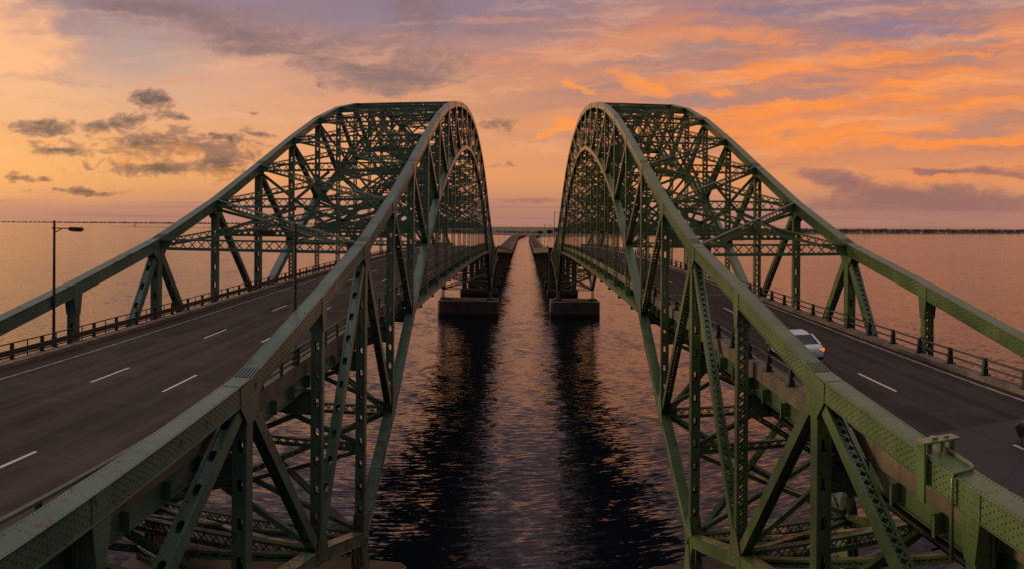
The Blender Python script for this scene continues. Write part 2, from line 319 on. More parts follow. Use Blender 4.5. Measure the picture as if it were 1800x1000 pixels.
# ------------------------------------------------------------------ mesh helpers
class MB:
    def __init__(s): s.v = []; s.f = []; s.mi = []; s.smooth = False
    def add(s, vs, fs, mi=0):
        o = len(s.v); s.v.extend(vs); s.f.extend([tuple(i + o for i in f) for f in fs]); s.mi.extend([mi] * len(fs))
    def hexa(s, c, mi=0):
        s.add(c, [(0, 3, 2, 1), (4, 5, 6, 7), (0, 1, 5, 4), (1, 2, 6, 5), (2, 3, 7, 6), (3, 0, 4, 7)], mi)
    def box(s, x0, x1, y0, y1, z0, z1, mi=0):
        s.hexa([(x0, y0, z0), (x1, y0, z0), (x1, y1, z0), (x0, y1, z0), (x0, y0, z1), (x1, y0, z1), (x1, y1, z1), (x0, y1, z1)], mi)
    def bar(s, p0, p1, u, wu, wn, mi=0):
        """rectangular bar from p0 to p1; u = direction of the width wu, wn = the other dimension"""
        p0 = Vector(p0); p1 = Vector(p1); a = (p1 - p0)
        if a.length < 1e-6: return
        a.normalize(); u = Vector(u); u = (u - a * u.dot(a))
        if u.length < 1e-6: return
        u.normalize(); n = a.cross(u)
        U = u * wu / 2; N = n * wn / 2
        s.hexa([tuple(p0 - U - N), tuple(p0 + U - N), tuple(p0 + U + N), tuple(p0 - U + N), tuple(p1 - U - N), tuple(p1 + U - N), tuple(p1 + U + N), tuple(p1 - U + N)], mi)
    def tube(s, pts, r, n=8, mi=0, r1=None, cap=True):
        pts = [Vector(p) for p in pts]; rings = []
        for i, p in enumerate(pts):
            a = (pts[min(i + 1, len(pts) - 1)] - pts[max(i - 1, 0)]).normalized()
            u = a.orthogonal() if abs(a.z) > .9 else a.cross(Vector((0, 0, 1)))
            if abs(a.z) > .9: u = Vector((1, 0, 0)) - a * a.x
            u.normalize(); q = a.cross(u)
            rr = r if r1 is None else r + (r1 - r) * i / (len(pts) - 1)
            rings.append([tuple(p + (u * math.cos(2 * math.pi * j / n) + q * math.sin(2 * math.pi * j / n)) * rr) for j in range(n)])
        vs = [v for g in rings for v in g]; fs = []
        for i in range(len(rings) - 1):
            for j in range(n):
                fs.append((i * n + j, i * n + (j + 1) % n, (i + 1) * n + (j + 1) % n, (i + 1) * n + j))
        if cap: fs.append(tuple(range(n - 1, -1, -1))); fs.append(tuple((len(rings) - 1) * n + j for j in range(n)))
        s.add(vs, fs, mi)
    def prism(s, poly, axis, c0, c1, mi=0):
        """polygon [(a,b)] extruded along axis (0 = x: a,b are y,z; 1 = y: a,b are x,z)"""
        def P(a, b, c): return (c, a, b) if axis == 0 else (a, c, b)
        n = len(poly)
        vs = [P(a, b, c0) for a, b in poly] + [P(a, b, c1) for a, b in poly]
        fs = [tuple(range(n)), tuple(range(2 * n - 1, n - 1, -1))] + [(i, n + i, n + (i + 1) % n, (i + 1) % n) for i in range(n)]
        s.add(vs, fs, mi)
    def dome(s, c, nrm, r, mi=1, n=5):
        c = Vector(c); nrm = Vector(nrm).normalized(); u = nrm.orthogonal().normalized(); q = nrm.cross(u)
        vs = [tuple(c + (u * math.cos(2 * math.pi * j / n) + q * math.sin(2 * math.pi * j / n)) * r) for j in range(n)]
        vs += [tuple(c + nrm * r * .55)]
        s.add(vs, [(j, (j + 1) % n, n) for j in range(n)], mi)
    def build(s, name, mats, parent=None, smooth=False, fix=True):
        me = bpy.data.meshes.new(name); me.from_pydata(s.v, [], s.f)
        mats = mats if isinstance(mats, (list, tuple)) else [mats]
        for m in mats: me.materials.append(m)
        me.polygons.foreach_set('material_index', s.mi)
        if fix:
            bm = bmesh.new(); bm.from_mesh(me); bmesh.ops.recalc_face_normals(bm, faces=bm.faces); bm.to_mesh(me); bm.free()
        if smooth: me.polygons.foreach_set('use_smooth', [True] * len(me.polygons))
        me.update()
        o = bpy.data.objects.new(name, me); COL.objects.link(o)
        if parent is not None: o.parent = parent
        return o
def thing(name, label, cat, group=None, loc=(0, 0, 0)):
    o = bpy.data.objects.new(name, None); COL.objects.link(o); o.location = loc; o.empty_display_size = .5
    o['label'] = label; o['category'] = cat
    if group: o['group'] = group
    return o
def tag(o, label, cat, group=None):
    o['label'] = label; o['category'] = cat
    if group: o['group'] = group
    return o
def struct(o): o['kind'] = 'structure'; return o
def dup(root, **kw):
    r = root.copy(); COL.objects.link(r)
    for ch in list(root.children):
        c = ch.copy(); COL.objects.link(c); c.parent = r
        for g in list(ch.children):
            d = g.copy(); COL.objects.link(d); d.parent = c
    return r

# ------------------------------------------------------------------ bridge profile, read along the panel points k
P = 10.16
TOPZ = {-3: 17.6, -2: 19.0, -1: 19.9, 0: 20.72, 1: 21.55, 2: 23.75, 3: 26.1, 4: 29.2, 5: 32.8, 6: 36.5, 7: 39.95, 8: 42.75, 9: 44.8, 10: 46.3, 11: 47.25, 12: 47.6}
LOWZ = {-3: 17.0, -2: 16.6, -1: 15.8, 0: 14.7, 1: 13.1, 2: 10.8, 3: 7.6, 4: 13.0, 5: 19.3, 6: 25.2, 7: 30.2, 8: 33.9, 9: 36.75, 10: 38.9, 11: 40.45, 12: 40.9}
def deckz(y):
    if y < 282: return 21.7 - 1.38e-4 * (y - 137) ** 2
    z = 21.7 - 1.38e-4 * 145 ** 2 - .0385 * (y - 282)
    return max(z, 4.5)
def prof(tab, k):
    z = tab[k] if k <= 12 else tab[24 - k]
    if k > 21: z -= (k - 21) * .45
    return z

# ---- riveted, perforated and laced steel members ---------------------------------------------------------------
def perf_plate(mb, o, a, s, n, L, wd, th, rect, pitch=1.42, hl=.48, hw=.25, margin=.9):
    """plate with a row of hand holes; o = middle of its lower end"""
    nh = max(1, int((L - 2 * margin) / pitch)) if L > 2 * margin else 0
    if nh == 0:
        mb.bar(o, o + a * L, s, wd, th); return
    st = (L - nh * pitch) / 2
    mb.bar(o, o + a * st, s, wd, th); mb.bar(o + a * (L - st), o + a * L, s, wd, th)
    if rect: inn = [(-hw / 2, -hl / 2), (0, -hl / 2), (hw / 2, -hl / 2), (hw / 2, 0), (hw / 2, hl / 2), (0, hl / 2), (-hw / 2, hl / 2), (-hw / 2, 0)]
    else:
        r = hw / 2; e = hl / 2 - r
        inn = [(-r, -e), (-r * .7, -e - r * .7), (0, -e - r), (r * .7, -e - r * .7), (r, -e), (r, e), (r * .7, e + r * .7), (0, e + r), (-r * .7, e + r * .7), (-r, e)]
    out = []
    W, Q = wd / 2, pitch / 2
    for x, y in inn:
        k = min(W / abs(x) if abs(x) > 1e-6 else 1e9, Q / abs(y) if abs(y) > 1e-6 else 1e9)
        out.append((x * k, y * k))
    # corners of the cell
    m = len(inn)
    for i in range(nh):
        c = o + a * (st + (i + .5) * pitch)
        pt = lambda x, y, h: tuple(c + s * x + a * y + n * h)
        vs = []
        for h in (-th / 2, th / 2):
            vs += [pt(x, y, h) for x, y in inn] + [pt(x, y, h) for x, y in out] + [pt(-W, -Q, h), pt(W, -Q, h), pt(W, Q, h), pt(-W, Q, h)]
        K = 2 * m + 4; fs = []
        for b in (0, K):
            for j in range(m):
                jn = (j + 1) % m
                q = [b + j, b + jn, b + m + jn, b + m + j]
                (x0, y0), (x1, y1) = out[j], out[jn]
                onx0, onx1 = abs(abs(x0) - W) < 1e-5, abs(abs(x1) - W) < 1e-5
                ony0, ony1 = abs(abs(y0) - Q) < 1e-5, abs(abs(y1) - Q) < 1e-5
                fs.append(tuple(q))
                if (onx0 and ony1 and not onx1) or (ony0 and onx1 and not ony1):
                    cx = x0 if onx0 else x1; cy = y1 if onx0 else y0
                    ci = {(-1, -1): 0, (1, -1): 1, (1, 1): 2, (-1, 1): 3}[(1 if cx > 0 else -1, 1 if cy > 0 else -1)]
                    fs.append((b + m + j, b + m + jn, b + 2 * m + ci))
        for j in range(m):
            jn = (j + 1) % m
            fs.append((j, jn, K + jn, K + j))
        mb.add(vs, fs)
def lacing(mb, p0, p1, u, span, cell, th=.02, bw=.075, single=False):
    """crossed lacing bars between two parallel flanges that are `span` apart along u"""
    p0 = Vector(p0); p1 = Vector(p1); L = (p1 - p0).length; a = (p1 - p0) / L; u = Vector(u)
    u = (u - a * u.dot(a)).normalized(); nn = a.cross(u)
    n = max(1, round(L / cell)); c = L / n
    for i in range(n):
        q0 = p0 + a * (i * c); q1 = p0 + a * ((i + 1) * c); h = u * span / 2
        if single:
            if i % 2: h = -h
            mb.bar(q0 - h, q1 + h, nn, th, bw)
        else:
            mb.bar(q0 - h + nn * th * .5, q1 + h + nn * th * .5, nn, th, bw); mb.bar(q0 + h - nn * th * .5, q1 - h - nn * th * .5, nn, th, bw)
def member(mb, p0, p1, wd, dp, style, cell=None, detail=True):
    """built-up truss member lying in a plane x = const; wd across (x), dp in the plane"""
    p0 = Vector(p0); p1 = Vector(p1)
    if p1.z < p0.z: p0, p1 = p1, p0
    a = (p1 - p0); L = a.length; a = a / L; s = Vector((1, 0, 0)); n = a.cross(s)
    if n.y > 0: n = -n
    th = .05
    for sg in (-1, 1):                                      # the two side channels
        mb.bar(p0 + s * sg * (wd / 2 - th / 2), p1 + s * sg * (wd / 2 - th / 2), s, th, dp)
    if style == 'solid':
        for sg in (-1, 1): mb.bar(p0 + n * sg * (dp / 2 - .05), p1 + n * sg * (dp / 2 - .05), s, wd - 2 * th, .03)
    elif style in ('perf', 'slot'):
        for sg in (-1, 1): perf_plate(mb, p0 + n * sg * (dp / 2 - .045), a, s, n, L, wd - 2 * th, .03, style == 'slot', hl=.46 if style == 'slot' else .5, hw=.22 if style == 'slot' else .25)
    else:
        e = min(.8, L * .12)
        for sg in (-1, 1):
            o = n * sg * (dp / 2 - .05)
            mb.bar(p0 + o, p0 + a * e + o, s, wd - 2 * th, .03); mb.bar(p1 - a * e + o, p1 + o, s, wd - 2 * th, .03)
            lacing(mb, p0 + a * e + o, p1 - a * e + o, s, wd - 2 * th, cell or wd * .8, bw=.08, single=(style == 'zig'))
    if detail:
        for sg in (-1, 1):                                  # flange lips of the channels
            for q in (-1, 1):
                mb.bar(p0 + s * sg * (wd / 2 - .055) + n * q * (dp / 2 + .008), p1 + s * sg * (wd / 2 - .055) + n * q * (dp / 2 + .008), s, .11, .016)
def lattice(mb, p0, p1, up, dp, wd, cell, fl=.11, planes=2):
    """lattice strut: four-angle flanges joined by crossed bars; up = direction of its depth"""
    p0 = Vector(p0); p1 = Vector(p1); a = (p1 - p0).normalized(); up = Vector(up); up = (up - a * up.dot(a)).normalized(); q = a.cross(up)
    if up.z < 0: up = -up
    for sg in (-1, 1):
        o = up * sg * (dp / 2 - fl / 2)
        mb.bar(p0 + o, p1 + o, up, fl * .35, wd)
        if sg < 0 and dp > .5: mb.bar(p0 + o + up * .11, p1 + o + up * .11, up, .13, wd * .3)
        for h in (-1, 1):
            mb.bar(p0 + o - up * sg * fl * .45 + q * h * (wd / 2 - .012), p1 + o - up * sg * fl * .45 + q * h * (wd / 2 - .012), up, fl, .02)
    L = (p1 - p0).length; e = min(.7, L * .1)
    for h in ((-1, 1) if planes == 2 else (0,)):
        o = q * h * (wd / 2 - .03)
        lacing(mb, p0 + a * e + o, p1 - a * e + o, up, dp - fl * 1.4, cell, bw=.065)
        mb.bar(p0 + o, p0 + a * e + o, up, dp - fl, .016); mb.bar(p1 - a * e + o, p1 + o, up, dp - fl, .016)
def chord(mb, pts, wd, dp, plate=True):
    """continuous box chord through pts (centre line, x constant), mitred at every panel point"""
    rings = []
    for i, p in enumerate(pts):
        p = Vector(p)
        d = Vector(pts[min(i + 1, len(pts) - 1)]) - Vector(pts[max(i - 1, 0)])
        d.normalize(); n = Vector((0, -d.z, d.y))
        if i in (0, len(pts) - 1): k = 1.0
        else:
            d1 = (p - Vector(pts[i - 1])).normalized(); k = 1 / max(.5, d1.dot(d))
        rings.append((p, n * k))
    def sweep(x0, x1, h0, h1, mi=0):
        vs = []; fs = []
        for p, n in rings:
            for x, h in ((x0, h0), (x1, h0), (x1, h1), (x0, h1)): vs.append((p.x + x, p.y + n.y * h, p.z + n.z * h))
        m = len(rings)
        for i in range(m - 1):
            for j in range(4): fs.append((i * 4 + j, i * 4 + (j + 1) % 4, i * 4 + 4 + (j + 1) % 4, i * 4 + 4 + j))
        fs.append((3, 2, 1, 0)); fs.append(tuple((m - 1) * 4 + j for j in range(4)))
        mb.add(vs, fs, mi)
    sweep(-wd / 2, wd / 2, -dp / 2, dp / 2 - .03)
    if plate:
        sweep(-wd / 2 - .05, wd / 2 + .05, dp / 2 - .03, dp / 2)
        for sg in (-1, 1): sweep(sg * wd / 2 - .06, sg * wd / 2 + .06, -dp / 2 - .02, -dp / 2)
def rivet_rows(mb, p0, p1, wd, dp, side, pitch=.15, r=.028, rows=(.42, .30, .18, .05, -.08, -.22, -.40)):
    """rivets on the top plate edges and the visible side face between two panel points"""
    p0 = Vector(p0); p1 = Vector(p1); a = p1 - p0; L = a.length; a /= L; n = Vector((0, -a.z, a.y))
    m = int(L / pitch)
    for i in range(m):
        q = p0 + a * (L * (i + .5) / m)
        for sg in (-1, 1): mb.dome(q + n * dp / 2 + Vector((sg * (wd / 2 - .03), 0, 0)), n, r)
        for j, rw in enumerate(rows):
            if (i + j) % 2 == 0 or j == 0: mb.dome(q + n * dp * rw + Vector((side * (wd / 2 + .001), 0, 0)), (side, 0, 0), r)
        if i % 14 == 7:
            for x in (-.2, -.07, .07, .2): mb.dome(q + n * dp / 2 + Vector((x, 0, 0)), n, r * .9)

def build_bridge(root, G, RV, xi, xo, y0, adj, right, mats_deck):
    sgn = 1 if xo > xi else -1                    # outward direction of the outer truss
    inner_side = -sgn                             # the side of the inner truss that faces the gap
    xm = (xi + xo) / 2; W = abs(xo - xi)
    Yk = lambda k: y0 + k * P + .25
    CW, CD = (.62, .72)
    def tz(k): return prof(TOPZ, k) + ((.15 if k <= 0 else .34) if right and k <= 2 else 0) + adj * max(0, min(1, (k if k <= 12 else 24 - k) - 3) / 9) * 1.0
    def lz(k): return prof(LOWZ, k) + adj * max(0, min(1, (k if k <= 12 else 24 - k) - 4) / 8) * 1.0
    Tn = lambda x, k: Vector((x, Yk(k), tz(k) - CD / 2))
    Bn = lambda x, k: Vector((x, Yk(k), lz(k)))
    KS = list(range(-3, 28))
    dz = lambda k: deckz(Yk(k))
    for x in (xi, xo):
        near = x == xi
        # chords
        mb = MB(); chord(mb, [Tn(x, k) for k in KS], CW, CD)
        for k in (1, 3, 5, 7, 9):                 # splice plates with their slotted tie straps
            d = (Tn(x, k) - Tn(x, k - 1)).normalized(); d2 = (Tn(x, k + 1) - Tn(x, k)).normalized()
            for q, dd, l0 in ((0, d, -1.15), (1, d2, 0.05)):
                n = Vector((0, -dd.z, dd.y)); l1 = l0 + (1.1 if q == 0 else .9)
                c0 = Tn(x, k) + dd * l0 + n * (CD / 2 + .008); c1 = Tn(x, k) + dd * l1 + n * (CD / 2 + .008)
                mb.bar(c0, c1, (1, 0, 0), CW + .06, .016)
                if q == 1:
                    for j in range(5):
                        xx = -.26 + j * .13
                        mb.bar(c0 + Vector((xx, 0, 0)) + n * .012, c1 + Vector((xx, 0, 0)) + n * .012, (1, 0, 0), .045, .02, 1)
        if near:
            for k in range(-2, 5): rivet_rows(mb, Tn(x, k), Tn(x, k + 1), CW + .02, CD, inner_side, pitch=.15 if k < 2 else .2)
        else:
            for k in range(0, 3): rivet_rows(mb, Tn(x, k), Tn(x, k + 1), CW + .02, CD, inner_side, pitch=.25)
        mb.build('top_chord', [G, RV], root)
        mb = MB(); chord(mb, [Bn(x, k) for k in KS], CW, .66, True)
        mb.build('lower_chord', [G], root)
        # deck-level tie of the main span
        mb = MB(); chord(mb, [Vector((x, Yk(k), dz(k) - 1.35)) for k in range(5, 20)], .56, .5, True)
        mb.build('tie_beam', [G], root)
        # posts
        for k in range(-2, 27):
            far = k > 9
            if right: st = {0: 'slot', 1: 'slot', 3: 'slot', 4: 'slot', 2: 'lace', 5: 'zig'}.get(k, 'slot' if k < 0 else 'lace')
            else: st = 'perf' if k < 9 else ('lace' if k % 2 else 'perf')
            main = 6 <= k <= 18
            dpp = .42 if k % 2 == 0 else .6
            top = Tn(x, k) - Vector((0, 0, CD / 2)); bot = Bn(x, k)
            mb = MB(); member(mb, bot, top, .58, dpp if k < 6 else .42, st, detail=not far)
            if near and k <= 3:                   # rivets down the lit edge
                zz = top.z - .3
                while zz > bot.z + 1:
                    for yo in (-.12, .12): mb.dome((x + inner_side * (.29 + .001), Yk(k) + yo * dpp / .5, zz), (inner_side, 0, 0), .022, 1)
                    zz -= .17 if k < 2 else .24
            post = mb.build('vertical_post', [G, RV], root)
            if main:                              # the hanger carrying the tie from the arch
                mb = MB(); member(mb, Vector((x, Yk(k), dz(k) - 1.1)), Bn(x, k) - Vector((0, 0, .33)), .5, .34, 'lace', cell=.42, detail=False)
                mb.build('hanger', [G], root)
            # gusset plates: fan-shaped where diagonals meet, tapered where only a post does
            fan = k >= 3 or k % 2 == 1
            hw, dn = (1.05, 1.25) if fan else (.45, 1.5)
            if k > 4: hw, dn = .8, .8
            mb = MB()
            d = (Tn(x, k + 1) - Tn(x, k - 1)).normalized(); sl = d.z / d.y
            yk, zk = Yk(k), Tn(x, k).z
            poly = [(yk - hw, zk + .33 - hw * sl), (yk + hw, zk + .33 + hw * sl), (yk + hw * .95, zk - .42 + hw * sl * .9), (yk + dpp * .56, zk - dn), (yk - dpp * .56, zk - dn), (yk - hw * .95, zk - .42 - hw * sl * .9)]
            for sg in (-1, 1):
                a0, a1 = sorted((x + sg * (CW / 2 + .012), x + sg * (CW / 2 + .034)))
                mb.prism(poly, 0, a0, a1)
                if near and sg == inner_side and k <= 4:
                    for yy in range(-5, 6):
                        for zz in range(0, 8):
                            py, pz = yy * .17 + (.085 if zz % 2 else 0), .2 - zz * .2
                            lim = hw * (.95 if pz > -.5 else max(.25, .95 - (-.5 - pz) * .8))
                            if abs(py) < lim and pz > -dn + .1: mb.dome((x + sg * (CW / 2 + .035), yk + py, zk + pz + py * sl * .8), (sg, 0, 0), .026, 1)
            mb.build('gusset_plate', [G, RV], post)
            mb = MB()
            if k in range(-2, 8) or k > 16:
                sb = (Bn(x, k + 1) - Bn(x, k - 1)); sb = sb.z / sb.y if k not in (3, 21) else 0
                yb, zb = Yk(k), Bn(x, k).z
                hb = 1.0
                poly = [(yb - hb, zb - .3 - hb * sb), (yb + hb, zb - .3 + hb * sb), (yb + hb, zb + .3 + hb * sb), (yb + .3, zb + 1.5), (yb - .3, zb + 1.5), (yb - hb, zb + .3 - hb * sb)]
                for sg in (-1, 1):
                    a0, a1 = sorted((x + sg * (CW / 2 + .012), x + sg * (CW / 2 + .034))); mb.prism(poly, 0, a0, a1)
                mb.build('gusset_plate', [G], post)
        # diagonals
        dl = []
        for k in (-1, 1, 3): dl += [(k, k - 1)] + ([(k, k + 1)] if k < 3 else [])
        for k in range(3, 12): dl.append((k, k + 1))
        for a_, b_ in list(dl): dl.append((24 - a_, 24 - b_))
        for kt, kb in dl:
            n = kt if kt <= 12 else 24 - kt
            if right: st = 'solid' if (kt, kb) == (1, 2) else 'lace'
            else: st = 'perf' if kt < 10 else 'lace'
            p1 = Tn(x, kt) - Vector((0, 0, .3)); p0 = Bn(x, kb)
            mb = MB(); member(mb, p0, p1, .50, .5 if n < 4 else .38, st, cell=.36 if st == 'lace' else None, detail=kt < 8)
            mb.build('diagonal_brace', [G], root)
        # bearing shoes on the main piers
        for k in (3, 21):
            mb = MB(); b = Bn(x, k)
            for sg in (-1, 1):
                a0, a1 = sorted((x + sg * .42, x + sg * .34))
                mb.prism([(b.y - .25, b.z + .3), (b.y + .25, b.z + .3), (b.y + 1.0, 5.05), (b.y - 1.0, 5.05)], 0, a0, a1)
            mb.tube([(x - .5, b.y, b.z), (x + .5, b.y, b.z)], .22, 12)
            mb.box(x - .9, x + .9, b.y - 1.2, b.y + 1.2, 4.75, 5.05); mb.box(x - .06, x + .06, b.y - .8, b.y + .8, 5.05, b.z - .2)
            mb.build('bearing_shoe', [G], root)
    a_, b_ = sorted((xi, xo)); a_ += .3; b_ -= .3
    upv = Vector((0, 0, 1))
    # struts and laterals between the two top chords
    for k in range(3, 22):
        mb = MB(); z = tz(k) - .42
        lattice(mb, (a_, Yk(k), z), (b_, Yk(k), z), upv, .84, .36, .70, planes=1)
        mb.build('portal_strut', [G], root)
        if k < 21:
            for p, q in (((a_, Yk(k) + .3, tz(k) - .35), (b_, Yk(k + 1) - .3, tz(k + 1) - .35)), ((b_, Yk(k) + .3, tz(k) - .37), (a_, Yk(k + 1) - .3, tz(k + 1) - .37))):
                mb = MB(); lattice(mb, p, q, upv, .60, .20, .56, fl=.09, planes=1)
                mb.build('lateral_brace', [G], root)
    # sway frames below the top struts, and the lower lateral system of the arch
    for k in range(4, 21):
        if 6 <= k <= 18: zl = lz(k)
        else: zl = max(dz(k) + 5.6, lz(k) + .2)
        zt = tz(k) - .85
        if zt - zl < 1.2: continue
        mb = MB()
        lattice(mb, (a_, Yk(k), zl), (b_, Yk(k), zl), upv, .62, .3, .55)
        mid = Vector((xm, Yk(k), zl + .2))
        for x in (a_, b_):
            lattice(mb, (x, Yk(k), zl + (zt - zl) * .02), (xm + (1 if x > xm else -1) * .35, Yk(k), zt), upv, .32, .20, .42, planes=1)
            lattice(mb, (x, Yk(k), zt - .1), (xm + (1 if x > xm else -1) * .35, Yk(k), zl + .3), upv, .32, .20, .42, planes=1)
        mb.prism([(xm - .9, zl - .3), (xm + .9, zl - .3), (xm + .7, zl + .55), (xm - .7, zl + .55)], 1, Yk(k) - .17, Yk(k) - .15)
        mb.build('sway_brace', [G], root)
    # sway curtains hung between the hangers, down to the road clearance
    for k in range(6, 19):
        zb, zt = dz(k) + 5.5, lz(k) - .5
        if zt - zb < 1.0: continue
        mb = MB(); lattice(mb, (a_, Yk(k), zb), (b_, Yk(k), zb), upv, .9, .3, .5)
        n = max(1, round((zt - zb) / 5.0))
        for i in range(n):
            c0, c1 = zb + .3 + (zt - zb - .3) * i / n, zb + .3 + (zt - zb - .3) * (i + 1) / n
            if i: lattice(mb, (a_, Yk(k), c0), (b_, Yk(k), c0), upv, .55, .26, .5)
            for x0_, x1_ in ((a_, xm), (xm, b_)):
                lattice(mb, (x0_, Yk(k) - .04, c0), (x1_, Yk(k) - .04, c1), upv, .34, .2, .4, planes=1); lattice(mb, (x0_, Yk(k) + .04, c1), (x1_, Yk(k) + .04, c0), upv, .34, .2, .4, planes=1)
        mb.build('sway_curtain', [G], root)
    for k in range(6, 18):
        for p, q in (((a_, Yk(k) + .3, lz(k)), (b_, Yk(k + 1) - .3, lz(k + 1))), ((b_, Yk(k) + .3, lz(k) - .02), (a_, Yk(k + 1) - .3, lz(k + 1) - .02))):
            mb = MB(); lattice(mb, p, q, upv, .36, .22, .5, planes=1)
            mb.build('arch_lateral_brace', [G], root)
    # lower laterals and sway frames below the deck of the side spans and the arch feet
    for k in list(range(-2, 5)) + list(range(20, 26)):
        z = lz(k)
        mb = MB(); lattice(mb, (a_, Yk(k), z), (b_, Yk(k), z), upv, .8, .4, .7)
        zt, zb = dz(k) - 2.2, z + .5
        if zt - zb > 2:
            zmid = (zt + zb) / 2
            cuts = [(zb, zt)] if zt - zb < 7.5 else [(zb, zmid - .3), (zmid + .3, zt)]
            for c0, c1 in cuts:
                for x0_, x1_ in ((a_, b_), (b_, a_)):
                    lattice(mb, (x0_, Yk(k) + (.03 if x0_ == a_ else -.03), c0), (x1_, Yk(k) + (.03 if x0_ == a_ else -.03), c1), upv, .34, .3, .5, planes=1)
            if len(cuts) == 2: lattice(mb, (a_, Yk(k), zmid), (b_, Yk(k), zmid), upv, .6, .3, .6)
        mb.build('sway_brace', [G], root)
        k2 = k + 1
        for p, q in (((a_, Yk(k) + .3, lz(k)), (b_, Yk(k2) - .3, lz(k2))), ((b_, Yk(k) + .3, lz(k) - .03), (a_, Yk(k2) - .3, lz(k2) - .03))):
            mb = MB(); lattice(mb, p, q, upv, .45, .35, .55, planes=1)
            mb.build('bottom_lateral_brace', [G], root)
    # floor system
    fe = .42                                        # the floor reaches the inside of the trusses
    for k in range(-3, 28):
        mb = MB(); z1 = dz(k) - 1.31; z0 = z1 - 1.2
        x0, x1 = a_ - .0, b_ + .0
        mb.box(x0, x1, Yk(k) - .02, Yk(k) + .02, z0, z1)
        for z in (z0, z1 - .04): mb.box(x0, x1, Yk(k) - .2, Yk(k) + .2, z - .02, z + .02)
        n = int((x1 - x0) / 1.3)
        for i in range(1, n): mb.box(x0 + (x1 - x0) * i / n - .012, x0 + (x1 - x0) * i / n + .012, Yk(k) - .17, Yk(k) + .17, z0 + .02, z1 - .06)
        mb.build('floor_beam', [G], root)
    ds = MATD = mats_deck
    YS = [-60 + i * 5.08 for i in range(int((Yk(27) + 60) / 5.08) + 1)]; YS.append(Yk(27))
    def strip(mb, x0, x1, h0, h1, mi=0, ys=YS):
        for i in range(len(ys) - 1):
            ya, yb = ys[i], ys[i + 1]; za, zb = deckz(ya), deckz(yb)
            mb.hexa([(x0, ya, za + h0), (x1, ya, za + h0), (x1, yb, zb + h0), (x0, yb, zb + h0), (x0, ya, za + h1), (x1, ya, za + h1), (x1, yb, zb + h1), (x0, yb, zb + h1)], mi)
    for i in range(6):
        x = a_ + .42 + (b_ - a_ - .84) * i / 5
        mb = MB(); strip(mb, x - .012, x + .012, -1.27, -.58); strip(mb, x - .15, x + .15, -1.29, -1.27); strip(mb, x - .12, x + .12, -.58, -.555)
        if i in (0, 5):
            y = -20.0
            while y < 150:                          # stiffeners and bracket boxes on the outside stringers
                mb.box(x - .42, x + .3, y - .012, y + .012, deckz(y) - 1.24, deckz(y) - .62); mb.box(x - .42, x - .40, y - .16, y + .012, deckz(y) - 1.24, deckz(y) - .62); y += 2.54
        mb.build('stringer', [G], root)
    return a_, b_, strip, YS, Yk, tz

def deck_parts(root, a_, b_, strip, YS, asph, dashes, edges, y_dash, name_lbl, joint_y, ln=3.4):
    mb = MB(); strip(mb, a_ + .9, b_ - .9, -.25, 0.0)
    deck = mb.build('road_deck', asph, root)
    for x0, x1 in ((a_ + .3, a_ + .9), (b_ - .9, b_ - .3)):
        mb = MB(); strip(mb, x0, x1, -.55, .20)
        mb.build('concrete_kerb', CONC_D, root)
    def line(x, ya, yb, wd=.13):
        n = max(1, int((yb - ya) / 5)); mb = MB()
        for i in range(n):
            q0, q1 = ya + (yb - ya) * i / n, ya + (yb - ya) * (i + 1) / n
            mb.hexa([(x - wd / 2, q0, deckz(q0) + .003), (x + wd / 2, q0, deckz(q0) + .003), (x + wd / 2, q1, deckz(q1) + .003), (x - wd / 2, q1, deckz(q1) + .003),
                     (x - wd / 2, q0, deckz(q0) + .009), (x + wd / 2, q0, deckz(q0) + .009), (x + wd / 2, q1, deckz(q1) + .009), (x - wd / 2, q1, deckz(q1) + .009)])
        return mb.build('lane_dash' if yb - ya < 10 else 'edge_line', LINE if yb - ya < 10 else LINE_WORN, deck)
    for x in edges: line(x, -60, YS[-1], .15)
    for x in dashes:
        y = y_dash - 5 * 12.19
        while y < YS[-1] - 5:
            line(x, y, y + ln); y += 12.19
    for jy in joint_y:
        mb = MB(); mb.box(a_ + .95, b_ - .95, jy - .16, jy + .16, deckz(jy) + .004, deckz(jy) + .014)
        mb.build('expansion_joint', JOINT, deck)
    return deck
JOINT = plain('joint_steel', (.20, .15, .12), .55)

LXI, LXO, LY0 = -10.0, -24.4, 15.20
RXI, RXO, RY0 = 10.69, 21.25, 15.0
left = thing('arch_bridge', 'grey-green steel truss arch bridge whose wide deck has two rows of lane dashes', 'bridge', 'twin steel arch bridges')
right = thing('arch_bridge', 'yellow-green steel truss arch bridge with a white car on its narrower deck', 'bridge', 'twin steel arch bridges')
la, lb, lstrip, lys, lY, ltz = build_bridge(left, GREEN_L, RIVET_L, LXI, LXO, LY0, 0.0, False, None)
deck_parts(left, la, lb, lstrip, lys, ASPH_L, (-18.2, -14.6), (-21.95, -11.38), 28.1, 'left', (lY(5), lY(19), -14))
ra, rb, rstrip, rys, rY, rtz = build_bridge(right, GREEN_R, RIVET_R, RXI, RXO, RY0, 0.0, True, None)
deck_parts(right, ra, rb, rstrip, rys, ASPH_R, (15.6,), (19.55,), 28.7, 'right', (rY(5), rY(19)), 3.8)
# utility pipes slung under the right deck, hung on rods from the stringers
for x, dzp, r in ((12.1, -2.15, .17), (12.65, -2.3, .10)):
    mb = MB(); mb.tube([(x, y, deckz(y) + dzp) for y in range(-20, 75, 5)], r, 10)
    y = -18.0
    while y < 70:
        for q in (-.25, .25): mb.tube([(x + q, y, deckz(y) + dzp), (x + q, y, deckz(y) - .6)], .012, 5)
        mb.bar((x - .3, y, deckz(y) + dzp - r), (x + .3, y, deckz(y) + dzp - r), (0, 1, 0), .08, .05)
        y += 3.4
    mb.build('utility_pipe', PIPE, right)
